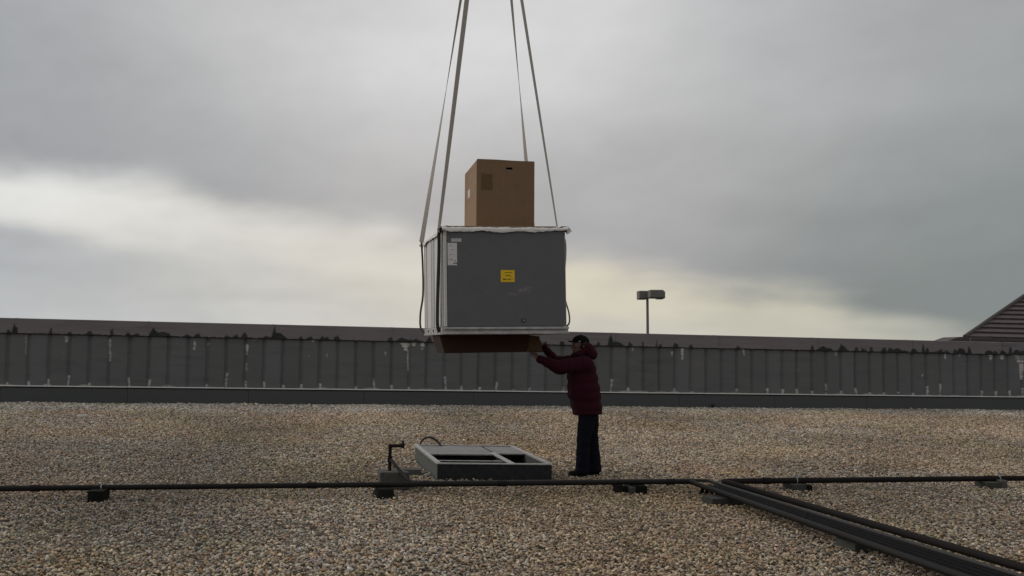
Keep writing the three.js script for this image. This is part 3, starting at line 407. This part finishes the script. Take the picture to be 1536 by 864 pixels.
{
  const b = hang(thing('cardboard_box', 'tall brown cardboard box standing on top of the grey cabinet', 'box'), 0.49, Ht + 0.054, -0.46); b.quaternion.multiply(new THREE.Quaternion().setFromAxisAngle(new THREE.Vector3(0, 1, 0), -1.8 * D2R)); b.quaternion.premultiply(new THREE.Quaternion().setFromAxisAngle(new THREE.Vector3(0, 0, 1), -0.02));
  const w = 0.735, h = 0.885, d = 1.02;
  const shell = new THREE.Shape([[0, 0], [w, 0], [w, h - 0.008], [w * 0.6, h - 0.002], [w * 0.35, h + 0.006], [0.01, h + 0.01], [0, h]].map((p) => new THREE.Vector2(...p)));
  const front = cardTex(4, (x, W2, H2, R) => { x.fillStyle = 'rgba(88,66,44,0.42)'; x.fillRect(0.075 * W2, 0.2 * H2, 0.2 * W2, 0.24 * H2); for (let i = 0; i < 26; i++) { x.fillStyle = 'rgba(70,52,36,0.3)'; x.fillRect((0.09 + 0.16 * R()) * W2, (0.22 + 0.2 * R()) * H2, 3 + 8 * R(), 1.5); } });
  const hole = new THREE.Path(); const hx = 0.37, hy = h - 0.118; hole.moveTo(hx + 0.015, hy); hole.lineTo(hx + 0.075, hy); hole.absarc(hx + 0.075, hy + 0.015, 0.015, -Math.PI / 2, Math.PI / 2, false); hole.lineTo(hx + 0.015, hy + 0.03); hole.absarc(hx + 0.015, hy + 0.015, 0.015, Math.PI / 2, Math.PI * 1.5, false);
  shell.holes.push(hole);
  const g = new THREE.ExtrudeGeometry(shell, { depth: 0.008, bevelEnabled: true, bevelSize: 0.002, bevelThickness: 0.002, bevelSegments: 1, curveSegments: 8 }).translate(0, 0, -0.01); const fg = g.index ? g.toNonIndexed() : g; { const p = fg.attributes.position, uv = fg.attributes.uv; for (let i = 0; i < p.count; i++) uv.setXY(i, p.getX(i) / w, p.getY(i) / h); }
  const m = (c, t) => mat(c, c * 0.98, c * 0.95, { map: t, roughness: 0.9 }), f0 = m(0.72, front), s0 = m(0.98, cardTex(8)), t0 = m(0.72, cardTex(12)), uvBox = (g2) => metric(g2, 1.1);  // left face brighter: light from the left put into its card colour
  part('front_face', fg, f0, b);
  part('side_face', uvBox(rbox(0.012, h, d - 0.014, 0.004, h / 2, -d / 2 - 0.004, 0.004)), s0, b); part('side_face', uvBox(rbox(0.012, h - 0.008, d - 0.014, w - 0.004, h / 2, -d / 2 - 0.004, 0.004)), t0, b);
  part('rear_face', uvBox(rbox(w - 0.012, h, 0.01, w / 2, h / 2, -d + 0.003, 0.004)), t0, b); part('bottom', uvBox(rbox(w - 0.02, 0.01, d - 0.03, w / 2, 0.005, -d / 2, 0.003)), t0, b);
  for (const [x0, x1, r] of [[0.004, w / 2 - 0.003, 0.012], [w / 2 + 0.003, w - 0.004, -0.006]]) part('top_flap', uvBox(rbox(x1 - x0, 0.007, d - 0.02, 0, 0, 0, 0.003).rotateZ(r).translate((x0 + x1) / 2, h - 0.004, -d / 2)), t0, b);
  part('paper_tag', rbox(0.002, 0.11, 0.2, -0.004, h * 0.62, -0.62, 0.0008), plain(0.7, 0.67, 0.62), b);
}
{
  const c = hang(thing('cardboard_crate', 'wide brown cardboard carton fixed under the hanging cabinet', 'carton'), 0.03, -0.006, -0.42);
  const card = mat(0.13, 0.095, 0.075, { map: cardTex(21), roughness: 0.92 }), lit = mat(0.33, 0.27, 0.24, { map: cardTex(25), roughness: 0.92 }), shadeCard = mat(0.1, 0.075, 0.06, { map: cardTex(26), roughness: 0.95 });  // flap lightened, sides and bottom darkened: light and shade put into the colour
  const w = 1.08, h = 0.225, d = 0.6, P = [[-0.03, 0], [0.035, -h], [w, -h + 0.01], [w + 0.03, 0]];
  const wallS = (pts) => extrude(pts, 0.012);
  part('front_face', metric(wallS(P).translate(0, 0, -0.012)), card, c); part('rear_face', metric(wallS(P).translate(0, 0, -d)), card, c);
  part('side_face', metric(extrude([[-0.03, 0], [-0.018, 0], [0.047, -h], [0.035, -h]], d - 0.03).translate(0, 0, -d + 0.015)), shadeCard, c);
  part('side_face', metric(extrude([[w + 0.03, 0], [w + 0.018, 0], [w - 0.012, -h + 0.01], [w, -h + 0.01]], d - 0.03).translate(0, 0, -d + 0.015)), shadeCard, c);
  part('bottom', metric(extrude([[0.036, -h - 0.001], [w - 0.001, -h + 0.009], [w - 0.001, -h + 0.019], [0.036, -h + 0.009]], d - 0.03).translate(0, 0, -d + 0.015)), shadeCard, c);
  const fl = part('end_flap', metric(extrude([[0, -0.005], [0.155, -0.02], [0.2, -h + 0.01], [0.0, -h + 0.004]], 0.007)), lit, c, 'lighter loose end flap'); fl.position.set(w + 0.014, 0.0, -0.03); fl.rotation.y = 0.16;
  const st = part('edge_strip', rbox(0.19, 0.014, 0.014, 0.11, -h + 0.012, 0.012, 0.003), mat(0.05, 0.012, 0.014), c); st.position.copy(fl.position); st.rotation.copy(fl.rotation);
}
// four webbing slings from the hook above the picture
{
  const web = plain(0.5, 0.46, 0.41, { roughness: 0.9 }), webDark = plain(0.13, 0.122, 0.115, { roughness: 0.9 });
  const L = (x, y, z) => LOAD.localToWorld(new THREE.Vector3(x, y, z)).toArray(), A = [1.44, 8.72, -11.95];
  const near = (o, s = 0.03) => [A[0] + o[0] * s, A[1], A[2] + o[1] * s];
  const along = (a, b, f) => [lerp(a[0], b[0], f), lerp(a[1], b[1], f), lerp(a[2], b[2], f)];
  const make = (label, top, corner, tail, w, turn, wt) => {
    const t = thing('lifting_sling', label, 'sling', [0, 0, 0], 0, 'slings holding the hanging cabinet');
    part('webbing', strap([top, along(top, corner, 0.25), along(top, corner, 0.5), along(top, corner, 0.75), along(top, corner, 0.92), corner], w, 0.006, turn, 90), web, t);
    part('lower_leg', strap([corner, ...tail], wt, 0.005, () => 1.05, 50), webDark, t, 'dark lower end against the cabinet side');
  };
  const H2 = Ht + 0.02;
  make('grey webbing sling to the far left corner of the cabinet', near([-0.2, -1]), L(-0.045, H2, -Dp + 0.05), [L(-0.03, 0.95, -Dp + 0.05), L(-0.03, 0.55, -Dp + 0.04), L(-0.07, 0.28, -Dp + 0.05), L(-0.066, 0.1, -Dp + 0.06), L(-0.03, 0.03, -Dp + 0.1)], 0.072, (f) => 0.25 + (f < 0.6 ? f / 0.6 * 1.2 : 1.2 + (f - 0.6) / 0.4 * 1.1), 0.05);
  make('grey webbing sling to the front left corner of the cabinet', near([-1, 1]), L(-0.04, H2, -0.1), [L(-0.04, 0.95, -0.13), L(-0.05, 0.6, -0.16), L(-0.055, 0.3, -0.19), L(-0.05, 0.1, -0.22), L(-0.03, 0.03, -0.24)], 0.072, (f) => 0.45 + 0.6 * f * f, 0.085);
  make('grey webbing sling passing behind the cardboard box', near([1, -1]), L(W + 0.02, H2, -Dp + 0.12), [L(W + 0.025, 0.8, -Dp + 0.12), L(W + 0.03, 0.4, -Dp + 0.12), L(W + 0.02, 0.05, -Dp + 0.14)], 0.076, (f) => 0.1 + (f < 0.66 ? f / 0.66 * 1.37 : 1.37 + (f - 0.66) / 0.34 * 1.2), 0.05);
  make('grey webbing sling to the front right corner of the cabinet', near([-0.4, 1]), L(W - 0.06, H2 + 0.005, -0.12), [L(W + 0.028, Ht - 0.1, -0.12), L(W + 0.012, 0.6, -0.12), L(W + 0.018, 0.42, -0.1), L(W + 0.05, 0.24, -0.06), L(W + 0.052, 0.13, -0.07), L(W + 0.01, 0.07, -0.12)], 0.06, (f) => 0.4 + 0.75 * f, 0.045);
}
// ---------------------------------------------------------------- the person guiding the load
{
  // smooth union of tapered capsules [ax, ay, az, ra, bx, by, bz, rb], meshed by surface nets
  const cap = (p, c) => { const dx = c[4] - c[0], dy = c[5] - c[1], dz = c[6] - c[2], L = dx * dx + dy * dy + dz * dz || 1e-9; const t = clamp(((p[0] - c[0]) * dx + (p[1] - c[1]) * dy + (p[2] - c[2]) * dz) / L); return [Math.hypot(p[0] - c[0] - dx * t, p[1] - c[1] - dy * t, p[2] - c[2] - dz * t) - lerp(c[3], c[7], t), t * Math.sqrt(L)]; };
  const blend = (caps, k, bump) => (p) => { let d = 9; for (const c of caps) { let [e, t] = cap(p, c); if (bump) e -= bump(p, t, c); const h = clamp(0.5 + (d - e) / (2 * k)); d = lerp(d, e, h) - k * h * (1 - h); } return d; };
  function net(f, lo, hi, h) {
    const n = lo.map((v, i) => Math.ceil((hi[i] - v) / h) + 1), [nx, ny, nz] = n, F = new Float32Array(nx * ny * nz), id = (i, j, k) => i + nx * (j + ny * k);
    for (let k = 0; k < nz; k++) for (let j = 0; j < ny; j++) for (let i = 0; i < nx; i++) F[id(i, j, k)] = f([lo[0] + i * h, lo[1] + j * h, lo[2] + k * h]);
    const V = new Int32Array(nx * ny * nz).fill(-1), pos = [], idx = [];
    for (let k = 0; k < nz - 1; k++) for (let j = 0; j < ny - 1; j++) for (let i = 0; i < nx - 1; i++) {
      let x = 0, y = 0, z = 0, m = 0; const v = (a, b, c) => F[id(i + a, j + b, k + c)];
      const e = (a, b, c, d, g, q) => { const s = v(a, b, c), t = v(d, g, q); if ((s < 0) !== (t < 0)) { const u = s / (s - t); x += a + (d - a) * u; y += b + (g - b) * u; z += c + (q - c) * u; m++; } };
      for (const a of [0, 1]) for (const b of [0, 1]) { e(0, a, b, 1, a, b); e(a, 0, b, a, 1, b); e(a, b, 0, a, b, 1); }
      if (m) { V[id(i, j, k)] = pos.length / 3; pos.push(lo[0] + (i + x / m) * h, lo[1] + (j + y / m) * h, lo[2] + (k + z / m) * h); }
    }
    const quad = (a, b, c, d, flip) => { if (a < 0 || b < 0 || c < 0 || d < 0) return; flip ? idx.push(a, c, b, a, d, c) : idx.push(a, b, c, a, c, d); };
    for (let k = 1; k < nz - 1; k++) for (let j = 1; j < ny - 1; j++) for (let i = 1; i < nx - 1; i++) {
      const s = F[id(i, j, k)] < 0;
      if (s !== F[id(i + 1, j, k)] < 0) quad(V[id(i, j - 1, k - 1)], V[id(i, j, k - 1)], V[id(i, j, k)], V[id(i, j - 1, k)], !s);
      if (s !== F[id(i, j + 1, k)] < 0) quad(V[id(i - 1, j, k - 1)], V[id(i - 1, j, k)], V[id(i, j, k)], V[id(i, j, k - 1)], !s);
      if (s !== F[id(i, j, k + 1)] < 0) quad(V[id(i - 1, j - 1, k)], V[id(i, j - 1, k)], V[id(i, j, k)], V[id(i - 1, j, k)], !s);
    }
    const g = new THREE.BufferGeometry(); g.setAttribute('position', new THREE.Float32BufferAttribute(pos, 3)); g.setIndex(idx); g.computeVertexNormals();
    const P = g.attributes.position, N = g.attributes.normal; for (let i = 0; i < P.count; i++) { const p = [P.getX(i), P.getY(i), P.getZ(i)], e = h * 0.5; const gx = f([p[0] + e, p[1], p[2]]) - f([p[0] - e, p[1], p[2]]), gy = f([p[0], p[1] + e, p[2]]) - f([p[0], p[1] - e, p[2]]), gz = f([p[0], p[1], p[2] + e]) - f([p[0], p[1], p[2] - e]), l = Math.hypot(gx, gy, gz) || 1; N.setXYZ(i, gx / l, gy / l, gz / l); }
    return g.toNonIndexed();
  }
  const who = thing('person', 'person in dark red puffer jacket and black cap reaching up to steady the load', 'person', [2.768, 0.012, -11.9]); who.rotation.z = 0.018;
  const skin = plain(0.19, 0.115, 0.092, { roughness: 0.6 }), maroon = plain(0.040, 0.0072, 0.0155, { roughness: 0.95, specularIntensity: 0.3 }), denim = plain(0.009, 0.01, 0.016, { roughness: 0.95, specularIntensity: 0.2 }), black = plain(0.009, 0.009, 0.0095, { roughness: 0.95, specularIntensity: 0.2 });
  // joints
  const shN = [-0.07, 1.41, 0.18], elN = [-0.41, 1.37, 0.235], wrN = [-0.675, 1.487, 0.30], shF = [-0.09, 1.42, -0.18], elF = [-0.335, 1.43, -0.3], wrF = [-0.515, 1.64, -0.30];
  const bone = (a, ra, b, rb) => [...a, ra, ...b, rb];
  // hands: palm, four fingers of different length and a thumb
  function hand(w, d, n, t, curl) {
    const caps = [], at = (...k) => [0, 1, 2].map((i) => w[i] + d[i] * k[0] + t[i] * k[1] + n[i] * k[2]);
    [0.07, 0.079, 0.073, 0.057].forEach((len, i) => {
      const s = 0.030 - 0.0205 * i, b = at(0.09 - 0.004 * Math.abs(i - 1), s, 0); caps.push(bone(at(0.005, s * 0.55, 0), 0.019, b, 0.0125));
      let p = b, a = curl * 0.6; for (const [f, r0, r1] of [[0.44, 0.0098, 0.009], [0.31, 0.009, 0.0082], [0.25, 0.0082, 0.007]]) { const q = [0, 1, 2].map((c) => p[c] + len * f * (d[c] * Math.cos(a) + n[c] * Math.sin(a) + t[c] * (0.12 - 0.08 * i))); caps.push(bone(p, r0, q, r1)); p = q; a += curl; }
    });
    const t0 = at(0.022, 0.026, 0.006), t1 = at(0.052, 0.058, 0.014), t2 = at(0.085, 0.068, 0.02); caps.push(bone(t0, 0.017, t1, 0.012), bone(t1, 0.011, t2, 0.0085));
    caps.push(bone(at(-0.012, 0, 0), 0.027, at(0.012, 0, 0), 0.023));
    return caps;
  }
  const norm = (v) => { const l = Math.hypot(...v); return v.map((a) => a / l); };
  const hN = hand(wrN, norm([-0.35, 0.35, -0.87]), norm([0.13, 0.94, 0.33]), norm([-0.93, 0, 0.37]), 0.25), hF = hand(wrF, norm([-0.6, 0.8, 0]), norm([0.8, 0.6, 0]), [0, 0, -1], -0.12);
  const head = [[-0.066, 1.682, 0, 0.09, -0.105, 1.672, 0, 0.083], [-0.115, 1.655, 0, 0.068, -0.13, 1.598, 0, 0.05], [-0.135, 1.585, 0, 0.044, -0.155, 1.573, 0, 0.03], [-0.176, 1.648, 0, 0.011, -0.2, 1.622, 0, 0.015], [-0.166, 1.668, -0.032, 0.016, -0.166, 1.668, 0.032, 0.016], [-0.168, 1.596, -0.014, 0.013, -0.168, 1.596, 0.014, 0.013], [-0.15, 1.628, 0.038, 0.02, -0.15, 1.628, -0.038, 0.02],
    [-0.06, 1.655, 0.084, 0.012, -0.066, 1.625, 0.082, 0.01], [-0.06, 1.655, -0.084, 0.012, -0.066, 1.625, -0.082, 0.01], [-0.06, 1.61, 0, 0.062, -0.045, 1.46, 0, 0.065]];
  const trunk = [bone([-0.06, 1.36, 0.06], 0.11, [-0.03, 0.95, 0.05], 0.105), bone([-0.06, 1.36, -0.06], 0.11, [-0.03, 0.95, -0.05], 0.105), bone(shN, 0.055, elN, 0.042), bone(elN, 0.042, wrN, 0.027), bone(shF, 0.05, elF, 0.04), bone(elF, 0.038, wrF, 0.027),
    bone([0, 0.88, 0.09], 0.09, [-0.08, 0.46, 0.1], 0.06), bone([-0.08, 0.46, 0.1], 0.06, [-0.105, 0.08, 0.1], 0.04), bone([0.03, 0.88, -0.09], 0.09, [0.06, 0.46, -0.09], 0.06), bone([0.06, 0.46, -0.09], 0.06, [0.085, 0.08, -0.09], 0.04), bone([-0.05, 1.42, 0], 0.06, [-0.05, 1.52, 0], 0.06)];
  const about = (p, r) => [p.map((v) => v - r), p.map((v) => v + r)];
  part('body', merge([net(blend(trunk, 0.05), [-0.8, 0, -0.45], [0.25, 1.62, 0.4], 0.018), net(blend(head, 0.022), [-0.24, 1.46, -0.12], [0.06, 1.8, 0.12], 0.006), net(blend(hN, 0.009), [wrN[0] - 0.19, wrN[1] - 0.12, wrN[2] - 0.22], [wrN[0] + 0.13, wrN[1] + 0.19, wrN[2] + 0.13], 0.0045), net(blend(hF, 0.009), [wrF[0] - 0.2, wrF[1] - 0.1, wrF[2] - 0.13], [wrF[0] + 0.12, wrF[1] + 0.2, wrF[2] + 0.1], 0.0045)]), skin, who);
  part('eye', new THREE.SphereGeometry(0.009, 10, 8).translate(-0.173, 1.645, 0.03), black, who); part('eye', new THREE.SphereGeometry(0.009, 10, 8).translate(-0.173, 1.645, -0.03), black, who);
  // jacket: quilted body and sleeves with a gathered hem
  const quilt = (p, t, c) => { const arm = c[9] === 1; const s = arm ? t / 0.085 + c[8] : p[1] / 0.118; return (arm ? 0.009 : 0.013) * (Math.abs(Math.sin(Math.PI * (s + 0.25 * (fbm(p[0] * 5, p[1] * 3, p[2] * 5, 2) - 0.5)))) ** 0.7 - 0.6) * (0.5 + fbm(p[0] * 7, p[1] * 6, p[2] * 7 + 4, 2)) + 0.009 * (fbm(p[0] * 14 + 5, p[1] * 12, p[2] * 14, 2) - 0.5) * 2; };
  const sleeve = (a, ra, b, rb, o) => [...bone(a, ra, b, rb), o, 1];
  const jk = [bone([-0.078, 1.34, 0.075], 0.165, [-0.05, 1.06, 0.07], 0.182), bone([-0.078, 1.34, -0.075], 0.165, [-0.05, 1.06, -0.07], 0.182), bone([-0.05, 1.06, 0.07], 0.182, [-0.01, 0.83, 0.07], 0.172), bone([-0.05, 1.06, -0.07], 0.182, [-0.01, 0.83, -0.07], 0.172),
    sleeve(shN, 0.105, elN, 0.083, 0), sleeve(elN, 0.08, [wrN[0] + 0.02, wrN[1] - 0.015, wrN[2] - 0.002], 0.05, 0.4), sleeve(shF, 0.1, elF, 0.066, 0), sleeve(elF, 0.064, [wrF[0] + 0.015, wrF[1] - 0.02, wrF[2]], 0.045, 0.3), bone([-0.06, 1.42, 0], 0.12, [-0.06, 1.5, 0], 0.1)];
  const jf = blend(jk, 0.035, quilt), cutLow = (f, y) => (p) => Math.max(f(p), y - p[1]), along = (a, b, p) => { const d = [0, 1, 2].map((i) => b[i] - a[i]), l = Math.hypot(...d); return [0, 1, 2].reduce((s, i) => s + (p[i] - b[i]) * d[i] / l, 0); };
  const jacketF = (p) => { let d = jf(p); d = Math.max(d, 0.772 + 0.012 * Math.sin(p[0] * 9 + p[2] * 7) - p[1]); if (p[0] < -0.45 && p[2] > 0.05) d = Math.max(d, along(elN, wrN, p) - 0.03); if (p[0] < -0.3 && p[2] < -0.1) d = Math.max(d, along(elF, wrF, p) - 0.01); return d; };
  const jacket = part('jacket', net(jacketF, [-0.8, 0.74, -0.45], [0.24, 1.66, 0.4], 0.0125), maroon, who);
  const hd = [[0.0, 1.615, 0.05, 0.062, 0.045, 1.535, 0.045, 0.072], [0.0, 1.615, -0.05, 0.062, 0.045, 1.535, -0.045, 0.072], [-0.01, 1.6, 0.088, 0.038, -0.13, 1.515, 0.085, 0.046], [-0.01, 1.6, -0.088, 0.038, -0.13, 1.515, -0.085, 0.046], [-0.13, 1.515, 0.085, 0.046, -0.17, 1.503, 0, 0.04], [-0.13, 1.515, -0.085, 0.046, -0.17, 1.503, 0, 0.04], [0.03, 1.53, 0.08, 0.06, 0.03, 1.53, -0.08, 0.06]];
  part('hood', net(blend(hd, 0.03, (p) => 0.008 * (fbm(p[0] * 22, p[1] * 26, p[2] * 22, 2) - 0.5) * 2), [-0.25, 1.42, -0.17], [0.15, 1.72, 0.17], 0.0085), maroon, jacket);
  const wrinkle = (p) => 0.012 * (fbm(p[0] * 9 + 3, p[1] * 16, p[2] * 9, 2) - 0.5) * 2;
  const tr = [bone([-0.005, 0.88, 0.085], 0.125, [-0.085, 0.46, 0.1], 0.082), bone([-0.085, 0.46, 0.1], 0.082, [-0.108, 0.08, 0.1], 0.08), bone([0.035, 0.88, -0.085], 0.125, [0.062, 0.46, -0.09], 0.082), bone([0.062, 0.46, -0.09], 0.082, [0.092, 0.07, -0.09], 0.092)];
  part('trousers', net(cutLow(blend(tr, 0.025, wrinkle), 0.042), [-0.26, 0.0, -0.25], [0.24, 1.06, 0.25], 0.0125), denim, who);
  for (const [hx, z] of [[-0.075, 0.1], [0.12, -0.09]]) { const s = part('shoe', net((p) => Math.max(blend([[hx, 0.055, z, 0.045, hx - 0.07, 0.05, z, 0.046], [hx - 0.07, 0.048, z, 0.046, hx - 0.165, 0.032, z, 0.04], [hx, 0.06, z, 0.042, hx + 0.005, 0.1, z, 0.042]], 0.03)(p), 0.004 - p[1]), [hx - 0.23, -0.01, z - 0.08], [hx + 0.07, 0.15, z + 0.08], 0.007), black, who); part('sole', rbox(0.235, 0.022, 0.085, hx - 0.075, 0.004, z, 0.01), plain(0.03, 0.03, 0.03), s); }
  // cap
  const dome = new THREE.SphereGeometry(1, 28, 14, 0, Math.PI * 2, 0, Math.PI * 0.53).scale(0.109, 0.092, 0.099).rotateZ(-0.06).translate(-0.083, 1.686, 0);
  const bs = new THREE.Shape(); bs.moveTo(0, -0.078); bs.bezierCurveTo(-0.09, -0.075, -0.09, 0.075, 0, 0.078); bs.bezierCurveTo(-0.03, 0.05, -0.03, -0.05, 0, -0.078);
  const bg = new THREE.ExtrudeGeometry(bs, { depth: 0.005, bevelEnabled: true, bevelSize: 0.002, bevelThickness: 0.002, bevelSegments: 1, curveSegments: 16 }).rotateX(-Math.PI / 2); { const p = bg.attributes.position; for (let i = 0; i < p.count; i++) { const z = p.getZ(i); p.setXYZ(i, p.getX(i) * 1.15, p.getY(i) - 2.2 * z * z, z); } bg.computeVertexNormals(); bg.rotateZ(-0.08).translate(-0.165, 1.694, 0); }
  const hat = part('cap', dome, black, who); part('brim', bg, black, hat); part('button', new THREE.SphereGeometry(0.008, 8, 6).translate(-0.078, 1.778, 0), black, hat);
  part('badge', new THREE.SphereGeometry(0.011, 10, 8).scale(1, 0.8, 0.4).translate(-0.118, 1.694, 0.096), plain(0.5, 0.5, 0.5), hat);
  part('hair', net((p) => Math.max(blend([[-0.05, 1.66, 0, 0.1, -0.03, 1.63, 0, 0.085]], 0.02)(p), p[0] + 0.045 - 0.2 * (1.66 - p[1]) - 0.03, p[1] - 1.69), [-0.18, 1.5, -0.13], [0.09, 1.72, 0.13], 0.009), plain(0.02, 0.016, 0.013), who);
}

renderer();
function renderer() {
  const r = new THREE.WebGLRenderer({ antialias: true }); r.setSize(1024, 576); r.toneMapping = THREE.LinearToneMapping; r.toneMappingExposure = EXPOSURE; r.shadowMap.enabled = true; r.shadowMap.type = THREE.PCFSoftShadowMap;
  r.render(scene, camera);
}
